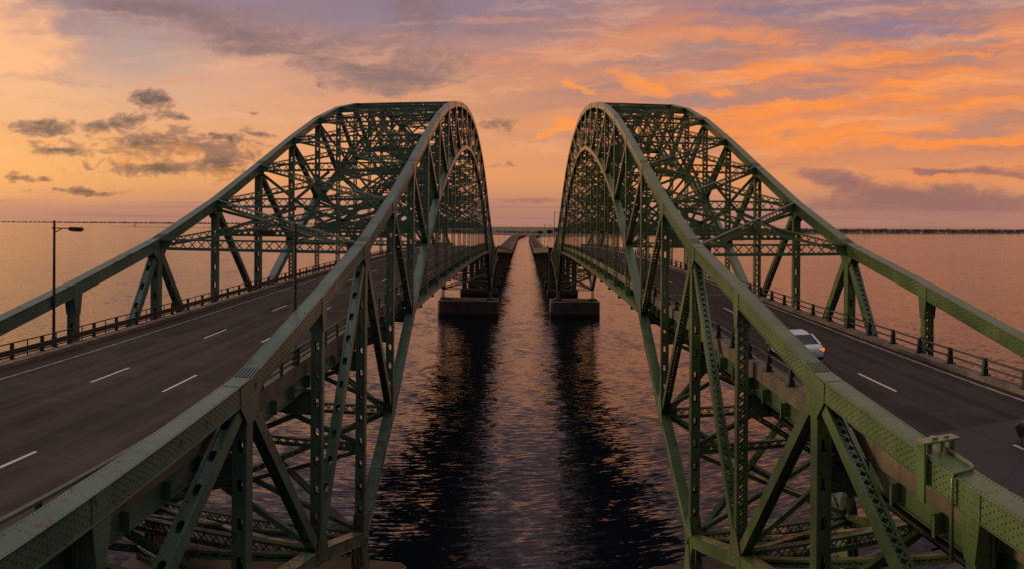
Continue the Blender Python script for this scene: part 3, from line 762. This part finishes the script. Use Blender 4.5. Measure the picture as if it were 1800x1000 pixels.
# clamp bracket and conduit riding over the near chord of the right bridge
yb_ = 17.35
kb_ = (yb_ - RY0 - .25) / P; zb_ = rtz(0) + (rtz(1) - rtz(0)) * kb_
mb = MB()
xl = RXI - .31
mb.box(xl - .20, xl - .14, yb_ - .20, yb_ + .20, zb_ - 1.2, zb_ + .36)
mb.box(xl - .26, RXI + .62, yb_ - .24, yb_ + .24, zb_ + .36, zb_ + .41)
mb.box(RXI + .40, RXI + .45, yb_ - .2, yb_ + .2, zb_ - .1, zb_ + .36)
mb.box(RXI - .25, RXI - .2, yb_ - .1, yb_ + .1, zb_ + .04, zb_ + .36)
mb.box(RXI + .1, RXI + .15, yb_ - .1, yb_ + .1, zb_ + .04, zb_ + .36)
mb.tube([(RXI - .1, yb_, zb_ + .41), (RXI - .1, yb_, zb_ + .48)], .12, 12); mb.tube([(RXI + .3, yb_, zb_ + .41), (RXI + .3, yb_, zb_ + .46)], .08, 10)
for z in (-1.1, .25):
    for q in (-.15, -.05, .05, .15): mb.dome((xl - .2, yb_ + q, zb_ + z), (-1, 0, 0), .024, 1)
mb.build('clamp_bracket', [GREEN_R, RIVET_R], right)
mb = MB(); yc = 15.9; zc = rtz(0) + .06
mb.tube([(xl - .13, yc, zc - 2.1), (xl - .13, yc, zc - .05), (xl - .08, yc, zc + .06), (RXI + .1, yc, zc + .09), (RXI + .25, yc + .08, zc + .10), (RXI + .32, yc + .3, zc + .12), (RXI + .32, yb_, zc + .25)], .055, 8)
mb.build('conduit', GREEN_R, right, smooth=True)

# ------------------------------------------------------------------ guard rails (each a thing, its posts are parts)
def rail_run(root, mat, x, h, r, y0, y1, flat=None):
    mb = MB(); ys = [y0 + (y1 - y0) * i / 60 for i in range(61)]
    if flat:
        for i in range(60):
            a, b = ys[i], ys[i + 1]
            mb.hexa([(x - flat[0] / 2, a, deckz(a) + h - flat[1] / 2), (x + flat[0] / 2, a, deckz(a) + h - flat[1] / 2), (x + flat[0] / 2, b, deckz(b) + h - flat[1] / 2), (x - flat[0] / 2, b, deckz(b) + h - flat[1] / 2),
                     (x - flat[0] / 2, a, deckz(a) + h + flat[1] / 2), (x + flat[0] / 2, a, deckz(a) + h + flat[1] / 2), (x + flat[0] / 2, b, deckz(b) + h + flat[1] / 2), (x - flat[0] / 2, b, deckz(b) + h + flat[1] / 2)])
    else: mb.tube([(x, y, deckz(y) + h) for y in ys], r, 8)
    mb.build('rail', mat, root, smooth=not flat)
def post_slim(mb): mb.box(-.02, .02, -.03, .03, .2, .98)
def posts(root, mat, x, y0, step, n, fn, nm='post'):
    mb = MB(); fn(mb); first = mb.build(nm, mat, root)
    first.location = (x, y0, deckz(y0))
    for i in range(1, n):
        o = first.copy(); COL.objects.link(o); o.parent = root; y = y0 + i * step; o.location = (x, y, deckz(y))
def post_round(mb):      # dark cast post with a raked back and a base plate
    mb.prism([(-.17, .2), (.12, .2), (.09, .6), (.07, .99), (-.10, 1.02), (-.13, .6)], 1, -.09, .09)
    mb.box(-.26, .22, -.17, .17, .20, .235)
def post_h(mb):
    for q in (-.06, .06): mb.box(-.06, .06, q - .008, q + .008, .2, 1.0)
    mb.box(-.008, .008, -.06, .06, .2, 1.0); mb.box(-.1, .1, -.1, .1, .2, .225)
def post_outer(mb):
    mb.box(-.07, .07, -.09, .09, .2, 1.0); mb.box(-.1, .1, -.12, .12, .2, .225);
g1 = thing('guard_rail', 'brown steel beam guard rail with thin balusters beside the tall lamp, water behind it', 'guard rail', 'guard rails of the bridge decks')
XL_OUT, XL_IN = LXO + .62, LXI - .62
posts(g1, RAILBROWN, XL_OUT, 4.0, 2.54, 98, post_outer)
posts(g1, RAILBROWN, XL_OUT, 5.27, 2.54, 97, post_slim, 'baluster')
rail_run(g1, RAILBROWN, XL_OUT, .99, .03, -10, 260, (.07, .05)); rail_run(g1, RAILBROWN, XL_OUT + .15, .58, .1, -10, 260, (.06, .28)); rail_run(g1, RAILBROWN, XL_OUT + .02, .33, .1, -10, 260, (.05, .06))
g2 = thing('guard_rail', 'green three-bar railing of the three-lane bridge, half hidden by its riveted chord', 'guard rail', 'guard rails of the bridge decks')
posts(g2, RAILGREEN, XL_IN, 4.0, 2.54, 98, post_h)
for h, f in ((1.0, (.13, .08)), (.72, (.06, .09)), (.46, (.06, .09))): rail_run(g2, RAILGREEN, XL_IN, h, .1, -10, 260, f)
XR_OUT, XR_IN = RXO - .78, RXI + .70
g3 = thing('guard_rail', 'two-pipe railing on dark raked posts with open pinkish water behind it', 'guard rail', 'guard rails of the bridge decks')
posts(g3, POSTDARK, XR_OUT, 10.6, 3.05, 84, post_round)
for h in (.55, .92): rail_run(g3, RAILGREY, XR_OUT + .02, h, .055, -10, 260)
g4 = thing('guard_rail', 'two-pipe railing on dark posts between the white car and the middle channel', 'guard rail', 'guard rails of the bridge decks')
posts(g4, POSTDARK, XR_IN, 9.0, 3.05, 84, post_round)
for h in (.55, .92): rail_run(g4, RAILGREY, XR_IN + .02, h, .055, -10, 260)

# ------------------------------------------------------------------ main piers
def pier(label, xa, xb, y, top, half=5.3):
    t = thing('bridge_pier', label, 'bridge pier', 'concrete piers in the channel')
    mb = MB()
    c = .5
    poly = [(xa + c, y - half), (xb - c, y - half), (xb, y - half + c), (xb, y + half - c), (xb - c, y + half), (xa + c, y + half), (xa, y + half - c), (xa, y - half + c)]
    n = 8
    vs = [(px, py, -4) for px, py in poly] + [(px, py, top) for px, py in poly]
    mb.add(vs, [tuple(range(n - 1, -1, -1)), tuple(range(n, 2 * n))] + [(i, (i + 1) % n, n + (i + 1) % n, n + i) for i in range(n)])
    mb.build('pier_block', CONC, t)
    for sx in (xa + 2.0, xb - 2.0):
        mb = MB(); mb.box(sx - 1.5, sx + 1.5, y - 1.7, y + 1.7, top - .05, top + .35); mb.build('bearing_pedestal', CONC, t)
    return t
pier('broad brown concrete pier standing in the water under the far end of the three-lane arch', LXO - 1.0, LXI + 2.6, lY(21), 4.4, 6.0)
pier('rust-streaked concrete pier standing in the water under the far end of the white car\'s bridge', RXI - 2.4, RXO + 1.7, rY(21), 4.35, 6.0)
pier('nearest concrete pier, under the steel shoe of the three-lane bridge', LXO - 1.0, LXI + 2.4, lY(3), 4.4, 4.0)
pier('nearest concrete pier, under the steel shoe of the white car\'s bridge', RXI - 2.3, RXO + 1.5, rY(3), 4.3, 4.0)

# ------------------------------------------------------------------ approach viaducts beyond the arches
def bend(y): return 0.0 if y < 1300 else 16.0 * ((y - 1300) / 400.0) ** 2
def viaduct(label, xa, xb, y0, G, asph, xe0, xe1):
    t = thing('viaduct', label, 'viaduct', 'approach viaducts')
    ys = [y0 + (1720 - y0) * i / 150 for i in range(151)]
    def strip(mb, x0, x1, h0, h1):
        for i in range(150):
            a, b = ys[i], ys[i + 1]
            u, v = bend(a), bend(b)
            mb.hexa([(x0 + u, a, deckz(a) + h0), (x1 + u, a, deckz(a) + h0), (x1 + v, b, deckz(b) + h0), (x0 + v, b, deckz(b) + h0), (x0 + u, a, deckz(a) + h1), (x1 + u, a, deckz(a) + h1), (x1 + v, b, deckz(b) + h1), (x0 + v, b, deckz(b) + h1)])
    mb = MB(); strip(mb, xa + .4, xb - .4, -.25, 0.0); d = mb.build('road_deck', asph, t)
    for x in (xe0, xe1):
        mb = MB(); strip(mb, x - .08, x + .08, .003, .012); mb.build('edge_line', LINE, d)
    for x0, x1 in ((xa, xa + .4), (xb - .4, xb)):
        mb = MB(); strip(mb, x0, x1, -.4, .62); mb.build('parapet', CONC, t)
    for x in (xa + .5, (xa + xb) / 2, xb - .5):
        mb = MB(); strip(mb, x - .03, x + .03, -1.9, -.25); strip(mb, x - .22, x + .22, -1.95, -1.9); mb.build('girder', G, t)
    y = y0
    big = True
    i = 0
    while y < 1700:
        z = deckz(y) - 1.97
        mb = MB()
        u = bend(y); mb.box(xa + .2 + u, xb - .2 + u, y - .8, y + .8, z - 1.3, z)
        cw = 1.2 if z > 7 else .7
        nc = 2 if z > 7 else 4
        for j in range(nc):
            cx = u + xa + 1.6 + (xb - xa - 3.2) * j / (nc - 1)
            mb.box(cx - cw * .75, cx + cw * .75, y - .9 if z > 7 else y - .4, y + .9 if z > 7 else y + .4, -3, z - 1.3)
        if z > 7: mb.box(xa + .1, xb - .1, y - 1.8, y + 1.8, -3, 2.2)
        mb.build('bent', CONC, t)
        y += 40.0 if z > 7 else 24.0
        i += 1
    return t
viaduct('long low viaduct to the far shore with oncoming headlights on it', LXO + .2, LXI + .4, lY(27), GREEN_L, ASPH_L, LXO + 2.2, LXI - 1.5)
viaduct('long low viaduct to the tree clump with a line of red tail lights', RXI - 1.5, RXO, rY(27), GREEN_R, ASPH_R, RXI + .2, RXO - 1.6)

# ------------------------------------------------------------------ street lamps
def lamp(label, x, y, hgt, arm, adir, group, stub=.18, lit=False, base=.2, z=None, r=.095):
    zz = (deckz(y) + base) if z is None else z
    t = thing('street_lamp', label, 'street lamp', group, (x, y, zz))
    mb = MB(); mb.tube([(0, 0, 0), (0, 0, hgt * .5), (0, 0, hgt)], r, 8, r1=r * .72)
    mb.box(-.17, .17, -.17, .17, 0, .05); mb.tube([(0, 0, .05), (0, 0, .5)], r * 1.35, 8)
    mb.build('pole', POLE, t)
    h = hgt - .42
    mb = MB(); mb.tube([(-adir * stub, 0, h), (adir * arm, 0, h)], .035, 6); mb.bar((adir * .05, 0, h - .22), (adir * arm * .45, 0, h - .05), (0, 1, 0), .05, .05)
    mb.build('arm', POLE, t)
    mb = MB(); a = adir * (arm - .05)
    L = .85
    x0, x1 = sorted((a, a + adir * L))
    mb.prism([(x0, h - .02), (x0 + .08, h - .13), (x1 - .1, h - .15), (x1, h - .05), (x1 - .06, h + .06), (x0 + .1, h + .07)], 1, -.15, .15)
    hd = mb.build('lamp_head', LAMPHEAD, t)
    mb = MB(); mb.box(x0 + .2, x1 - .12, -.11, .11, h - .175, h - .148); mb.build('lens', LAMPLIT if lit else LAMPHEAD, hd)
    return t
lamp('tall street lamp standing at the brown guard rail, dark against the open water', XL_OUT - .20, 33.26, 6.85, 1.05, 1, 'street lamps on the bridges')
lamp('street lamp pole rising behind the riveted chord, its arm crossing the portal strut', XL_IN - .12, 34.3, 6.75, 1.05, -1, 'street lamps on the bridges')
ords = ['nearest', 'second', 'third', 'fourth', 'fifth', 'sixth', 'seventh', 'eighth', 'ninth']
for i, y in enumerate((231, 339, 447, 555, 663, 771, 879)):
    lamp('%s thin street lamp from the arch along the viaduct with red tail lights' % ords[i], RXI - 1.2, y, 11.0, 2.4, 1, 'street lamps on the viaducts', r=.13, base=.0)
for i, y in enumerate((400, 523, 631, 739, 847, 955)):
    lamp('%s thin street lamp from the arch along the viaduct with oncoming headlights' % ords[i], LXO + .5, y, 11.0, 2.4, 1, 'street lamps on the viaducts', r=.13, base=.0)

# ------------------------------------------------------------------ cars
def loft(mb, st, mi=0):
    """st: list of (y, [(x,z)...]) rings of equal size"""
    n = len(st[0][1]); vs = [(x, y, z) for y, r in st for x, z in r]; fs = []
    for i in range(len(st) - 1):
        for j in range(n): fs.append((i * n + j, i * n + (j + 1) % n, (i + 1) * n + (j + 1) % n, (i + 1) * n + j))
    fs.append(tuple(range(n - 1, -1, -1))); fs.append(tuple((len(st) - 1) * n + j for j in range(n)))
    mb.add(vs, fs, mi)
def car(label, x, y, face, paintm, tail, head, group, slope=True, lit_tail=True):
    """face = +1: driving away from the camera (+Y)"""
    t = thing('car', label, 'car', group, (x, y, deckz(y) + .012))
    t.rotation_euler = (math.atan((deckz(y + 1) - deckz(y - 1)) / 2) * face, 0, 0 if face > 0 else math.pi)
    def ring(hw, zb, zt): 
        h = [(hw * .90, zb), (hw * .98, zb + .12), (hw, zb + (zt - zb) * .45), (hw * .985, zb + (zt - zb) * .72), (hw * .90, zt - .03), (hw * .72, zt)]
        return h + [(-a, b) for a, b in reversed(h)]
    mb = MB()
    S = [(-2.30, .66, .46, .80), (-2.24, .78, .34, .93), (-2.0, .86, .26, 1.02), (-1.4, .90, .22, 1.03), (-.4, .91, .20, .99), (.8, .91, .20, .97), (1.5, .90, .22, .92), (2.0, .85, .25, .82), (2.25, .76, .32, .70), (2.33, .62, .42, .60)]
    loft(mb, [(a, ring(b, c, d)) for a, b, c, d in S])
    body = mb.build('body', paintm, t, smooth=True)
    # greenhouse: glass shell, painted roof and pillars
    G = [(-1.95, .70, 1.00, .66), (-1.45, .73, 1.22, .60), (-1.02, .74, 1.38, .57), (-.35, .74, 1.44, .57), (.25, .74, 1.42, .57), (.75, .73, 1.22, .60), (1.25, .72, .95, .66)]
    mb = MB(); loft(mb, [(a, [(hb, .94), (ht, zt - .03), (ht * .8, zt), (-ht * .8, zt), (-ht, zt - .03), (-hb, .94)]) for a, hb, zt, ht in G])
    mb.build('windows', GLASS, t, smooth=False)
    mb = MB(); RF = [(-1.06, 1.375, .575), (-.35, 1.45, .585), (.25, 1.43, .585), (.34, 1.40, .58)]
    loft(mb, [(a, [(h, z - .04), (h * .82, z + .015), (-h * .82, z + .015), (-h, z - .04)]) for a, z, h in RF])
    for sg in (-1, 1):
        mb.bar((sg * .575, -1.05, 1.36), (sg * .69, -1.98, 1.0), (1, 0, 0), .09, .12); mb.bar((sg * .58, .3, 1.40), (sg * .68, 1.2, .96), (1, 0, 0), .07, .08); mb.bar((sg * .59, -.3, 1.42), (sg * .75, -.3, .98), (0, 1, 0), .1, .04)
    mb.build('roof', paintm, t)
    wm = MB(); wm.tube([(-.10, 0, 0), (.10, 0, 0)], .32, 18)
    w0 = None
    for sx in (-1, 1):
        for sy in (-1.38, 1.42):
            if w0 is None:
                w0 = wm.build('wheel', TYRE, t); o = w0
                hm = MB(); hm.tube([(-.115, 0, 0), (.115, 0, 0)], .20, 14); rm0 = hm.build('rim', RIM, w0)
            else:
                o = w0.copy(); COL.objects.link(o); o.parent = t
                r2 = rm0.copy(); COL.objects.link(r2); r2.parent = o
            o.location = (sx * .80, sy, .32)
    for sx in (-1, 1):
        mb = MB(); mb.prism([(sx * .50, .70), (sx * .80, .72), (sx * .815, .86), (sx * .52, .86)] if sx > 0 else [(-.80, .72), (-.50, .70), (-.52, .86), (-.815, .86)], 1, -2.285, -2.1)
        mb.build('tail_light', tail, t)
        mb = MB(); x0, x1 = sorted((sx * .48, sx * .74)); mb.box(x0, x1, 2.1, 2.27, .54, .66); mb.build('headlight', head, t)
        mb = MB(); x0, x1 = sorted((sx * .86, sx * 1.03)); mb.box(x0, x1, .68, .80, .95, 1.08); mb.build('wing_mirror', paintm, t)
    mb = MB(); mb.box(-.26, .26, -2.325, -2.30, .58, .72); mb.build('number_plate', PLATE, t)
    mb = MB(); mb.box(-.74, .74, -2.31, -2.1, .30, .44); mb.build('rear_bumper', TYRE, t)
    return t
GLOW0 = plain('unlit_lamp_glass', (.35, .33, .3), .2)
car('white car with a glowing orange tail light driving away behind the riveted chord', 13.95, 37.0, 1, CARWHITE, TAIL, GLOW0, 'cars on the right bridge')
car('dark car barely in view on the paler road surface ahead of the clamp bracket', 16.5, 18.2, 1, CARDARK, TAILRED, GLOW0, 'cars on the right bridge')
fl = ['nearest', 'second', 'third', 'fourth', 'fifth', 'sixth']
for i, (x, y, pm) in enumerate(((13.2, 690, CARRED), (16.6, 745, CARGREY), (13.3, 800, CARDARK), (16.5, 880, CARRED), (13.2, 980, CARGREY))):
    car('%s tiny car with red tail lights in the line of traffic on the viaduct' % fl[i], x, y, 1, pm, TAILRED, GLOW0, 'cars on the right viaduct')
for i, (x, y, pm) in enumerate(((-13.4, 640, CARDARK), (-16.9, 668, CARGREY), (-13.6, 900, CARWHITE))):
    car('%s tiny car coming with headlights lit on the viaduct' % fl[i], x, y, -1, pm, TAILRED, HEADL, 'cars on the left viaduct')

# ------------------------------------------------------------------ water
def water_mat():
    m, t, b = new_mat('bay_water')
    g = t.n('ShaderNodeNewGeometry'); s = t.n('ShaderNodeSeparateXYZ'); t.t.links.new(g.outputs['Position'], s.inputs[0])
    x, y, z = s.outputs
    b.inputs['Base Color'].default_value = (.006, .009, .014, 1); b.inputs['Roughness'].default_value = .09
    b.inputs['IOR'].default_value = 1.333
    rx = t.m('ADD', t.m('MULTIPLY', x, .97), t.m('MULTIPLY', y, .2)); ry = t.m('SUBTRACT', t.m('MULTIPLY', y, .97), t.m('MULTIPLY', x, .2))
    def wav(sx, sy, seed, det, rough, dist=.5): return t.m('SUBTRACT', t.noise(t.vec(t.m('MULTIPLY', rx, sx), t.m('MULTIPLY', ry, sy), seed), 1.0, det, rough, dist), .5)
    patch = t.noise(t.vec(t.m('MULTIPLY', x, .010), t.m('MULTIPLY', y, .005), 3.0), 1.0, 4, .55)
    k = t.m('ADD', .55, t.m('MULTIPLY', patch, .9))
    sy = t.m('ADD', t.m('ADD', t.m('MULTIPLY', wav(.50, 2.1, 1.0, 4, .62), .74), t.m('MULTIPLY', wav(2.0, 6.0, 4.0, 3, .6), .26)), t.m('ADD', t.m('MULTIPLY', wav(.24, .13, 21.0, 3, .6, 1.0), .36), t.m('MULTIPLY', wav(.035, .016, 24.0, 4, .6, 1.0), .26)))
    sx = t.m('ADD', t.m('MULTIPLY', wav(.5, 1.3, 11.0, 3, .5), .30), t.m('MULTIPLY', wav(2.2, 4.6, 14.0, 3, .6), .26))
    nv = t.n('ShaderNodeVectorMath', operation='NORMALIZE')
    t.t.links.new(t.vec(t.m('MULTIPLY', sx, k), t.m('MULTIPLY', sy, k), 1.0), nv.inputs[0])
    t.t.links.new(nv.outputs[0], b.inputs['Normal'])
    return m
WATER = water_mat()
mb = MB()
for ya, yb in ((-800, -200), (-200, 200), (200, 700), (700, 3000), (3000, 90000)):
    for xa, xb in ((-90000, -3000), (-3000, -400), (-400, 400), (400, 3000), (3000, 90000)):
        mb.add([(xa, ya, 0), (xb, ya, 0), (xb, yb, 0), (xa, yb, 0)], [(0, 1, 2, 3)])
struct(mb.build('water', WATER, fix=False))

# ------------------------------------------------------------------ shores
def land(name, poly, z, m, skirt=1.0):
    mb = MB(); n = len(poly)
    vs = [(x, y, z) for x, y in poly] + [(x, y, -skirt) for x, y in poly]
    mb.add(vs, [tuple(range(n))] + [(i, n + i, n + (i + 1) % n, (i + 1) % n) for i in range(n)])
    return struct(mb.build(name, m))
def shore(pts, jit=14, step=60):
    out = []
    for i in range(len(pts) - 1):
        (x0, y0), (x1, y1) = pts[i], pts[i + 1]; L = math.hypot(x1 - x0, y1 - y0); n = max(1, int(L / step))
        for j in range(n):
            f = j / n; out.append((x0 + (x1 - x0) * f + random.uniform(-jit, jit), y0 + (y1 - y0) * f + random.uniform(-jit, jit)))
    out.append(pts[-1]); return out
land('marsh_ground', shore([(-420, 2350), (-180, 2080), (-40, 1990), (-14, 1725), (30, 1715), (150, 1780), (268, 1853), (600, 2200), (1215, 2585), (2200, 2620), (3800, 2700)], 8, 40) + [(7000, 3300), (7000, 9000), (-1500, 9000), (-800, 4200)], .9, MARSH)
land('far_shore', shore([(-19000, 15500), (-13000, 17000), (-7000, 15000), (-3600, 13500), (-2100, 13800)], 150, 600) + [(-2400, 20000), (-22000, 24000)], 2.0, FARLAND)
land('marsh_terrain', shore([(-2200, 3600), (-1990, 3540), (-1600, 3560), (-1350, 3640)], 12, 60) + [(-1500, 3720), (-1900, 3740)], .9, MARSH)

def leafball(mb, c, r, n, s, squash=.8):
    for i in range(n):
        d = Vector((random.gauss(0, 1), random.gauss(0, 1), random.gauss(0, 1))).normalized() * r * random.uniform(.45, 1.0) ** .6
        p = Vector(c) + Vector((d.x, d.y, d.z * squash)); u = Vector((random.gauss(0, 1), random.gauss(0, 1), random.gauss(0, .6))).normalized(); v = u.orthogonal().normalized()
        k = s * random.uniform(.6, 1.4)
        mb.add([tuple(p - u * k - v * k * .6), tuple(p + u * k - v * k * .5), tuple(p + u * k * .8 + v * k * .7), tuple(p - u * k * .7 + v * k * .6)], [(0, 1, 2, 3)])
def wood(name, pts, label_cat, mat, h0, h1, gap, wid, lumps=26, s=1.6):
    mb = MB()
    for i in range(len(pts) - 1):
        (x0, y0), (x1, y1) = pts[i], pts[i + 1]; L = math.hypot(x1 - x0, y1 - y0); n = max(1, int(L / gap))
        for j in range(n):
            f = (j + random.random()) / n; x = x0 + (x1 - x0) * f; y = y0 + (y1 - y0) * f + random.uniform(-wid, wid)
            h = random.uniform(h0, h1); r = h * random.uniform(.32, .5)
            leafball(mb, (x, y, h - r * .8), r, lumps, r * s / 6)
            leafball(mb, (x, y, h * .35), r * 1.1, lumps // 2, r * s / 5)
    o = mb.build(name, mat, fix=False); o['kind'] = 'stuff'
    return o
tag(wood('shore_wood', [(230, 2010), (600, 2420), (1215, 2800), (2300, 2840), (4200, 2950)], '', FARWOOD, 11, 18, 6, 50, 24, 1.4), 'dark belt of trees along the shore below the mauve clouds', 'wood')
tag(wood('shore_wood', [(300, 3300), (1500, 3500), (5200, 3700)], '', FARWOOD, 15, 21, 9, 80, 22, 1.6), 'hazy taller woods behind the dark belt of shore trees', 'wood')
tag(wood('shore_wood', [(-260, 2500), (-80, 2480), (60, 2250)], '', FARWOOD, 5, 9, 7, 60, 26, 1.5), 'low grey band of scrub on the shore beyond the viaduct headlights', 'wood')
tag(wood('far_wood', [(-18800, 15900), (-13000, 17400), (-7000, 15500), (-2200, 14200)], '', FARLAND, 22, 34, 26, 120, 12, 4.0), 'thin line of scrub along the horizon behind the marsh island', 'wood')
# single trees by the viaduct landing
def tree(label, x, y, h, cr, cat='tree', z=.9, group='trees at the viaduct landing'):
    t = thing('tree', label, cat, group, (x, y, z))
    mb = MB(); mb.tube([(0, 0, 0), (.3, 0, h * .3), (0, .2, h * .62)], h * .028, 7, r1=h * .012)
    for a in range(5):
        an = a * 1.26 + random.random(); mb.tube([(0, .1, h * (.3 + .05 * a)), (math.cos(an) * cr * .4, math.sin(an) * cr * .4, h * (.45 + .05 * a)), (math.cos(an) * cr * .65, math.sin(an) * cr * .65, h * (.58 + .05 * a))], h * .010, 5, r1=h * .004)
    mb.build('trunk', BARK, t)
    mb = MB()
    for a in range(9):
        an = a * 2.4; rr = cr * .62 * math.sqrt((a + .3) / 9); zc = h * (.62 + .2 * random.random()) - (rr / cr) * h * .18
        leafball(mb, (math.cos(an) * rr, math.sin(an) * rr, zc), cr * random.uniform(.36, .52), 90, cr * .085, .85)
    mb.build('crown', LEAF, t, fix=False)
    return t
tl = [(38, 1745, 14, 8, 'small low tree at the channel end of the clump where the viaduct lands'), (60, 1730, 17, 9, 'rounded tree between the smallest tree and the tall dome by the landing'),
      (80, 1752, 22, 12, 'tallest domed tree of the clump where the viaduct lands'), (103, 1735, 17, 9, 'tree in the dip between the two domes of the clump'),
      (124, 1745, 20, 12, 'second tallest domed tree of the clump where the viaduct lands'), (150, 1738, 17, 10, 'broad tree on the shore just beside the edge of the steel arch'),
      (178, 1760, 18, 10, 'broad dark tree seen through the first lattice of the arch'), (208, 1770, 18, 11, 'dark tree seen behind the thin hangers of the arch')]
for x, y, h, cr, lb_ in tl: tree(lb_, x, y, h, cr)
tree('lone round tree standing on the low marsh island', -2140 + 90, 3600, 13, 7, group=None)
for i, (x, y) in enumerate(((41, 1700), (56, 1698), (73, 1696), (91, 1694))):
    lamp('%s small lit street lamp in front of the tree clump' % ['leftmost', 'second from left', 'third from left', 'rightmost'][i], x, y, 14.5, 1.6, -1, 'lit lamps at the landing', lit=True, z=.8, r=.16)
# pale houses among the trees on the right shore
def house(label, x, y, wd, dp, h, first=[]):
    t = thing('house', label, 'house', 'houses on the right shore', (x, y, .9))
    mb = MB(); mb.box(-wd / 2, wd / 2, -dp / 2, dp / 2, 0, h); wl = mb.build('wall', HOUSEWALL, t)
    mb = MB(); mb.prism([(-wd / 2 - .5, h), (wd / 2 + .5, h), (0, h + wd * .28)], 1, -dp / 2 - .5, dp / 2 + .5); mb.build('roof', ROOF, t)
    for j in (-1, 1):
        mb = MB(); mb.box(j * wd * .25 - .7, j * wd * .25 + .7, -dp / 2 - .05, -dp / 2 + .02, h * .35, h * .75); mb.build('window', GLASS, t)
    mb = MB(); mb.box(-.6, .6, -dp / 2 - .05, -dp / 2 + .02, 0, 2.2); mb.build('door', ROOF, t)
hx = [420, 560, 700, 830, 980, 1075, 1180, 1330, 1450, 1600, 1745, 1900]
for i, x in enumerate(hx):
    house('small pale house in front of the tree belt, number %s from the arch' % ['one', 'two', 'three', 'four', 'five', 'six', 'seven', 'eight', 'nine', 'ten', 'eleven', 'twelve'][i], x, (1853 + (x - 268) * .773 if x < 1215 else 2590 + (x - 1215) * .035) + 120 + (i % 3) * 24, 9 + (i % 4) * 2, 8, 4.5 + (i % 2) * 2)
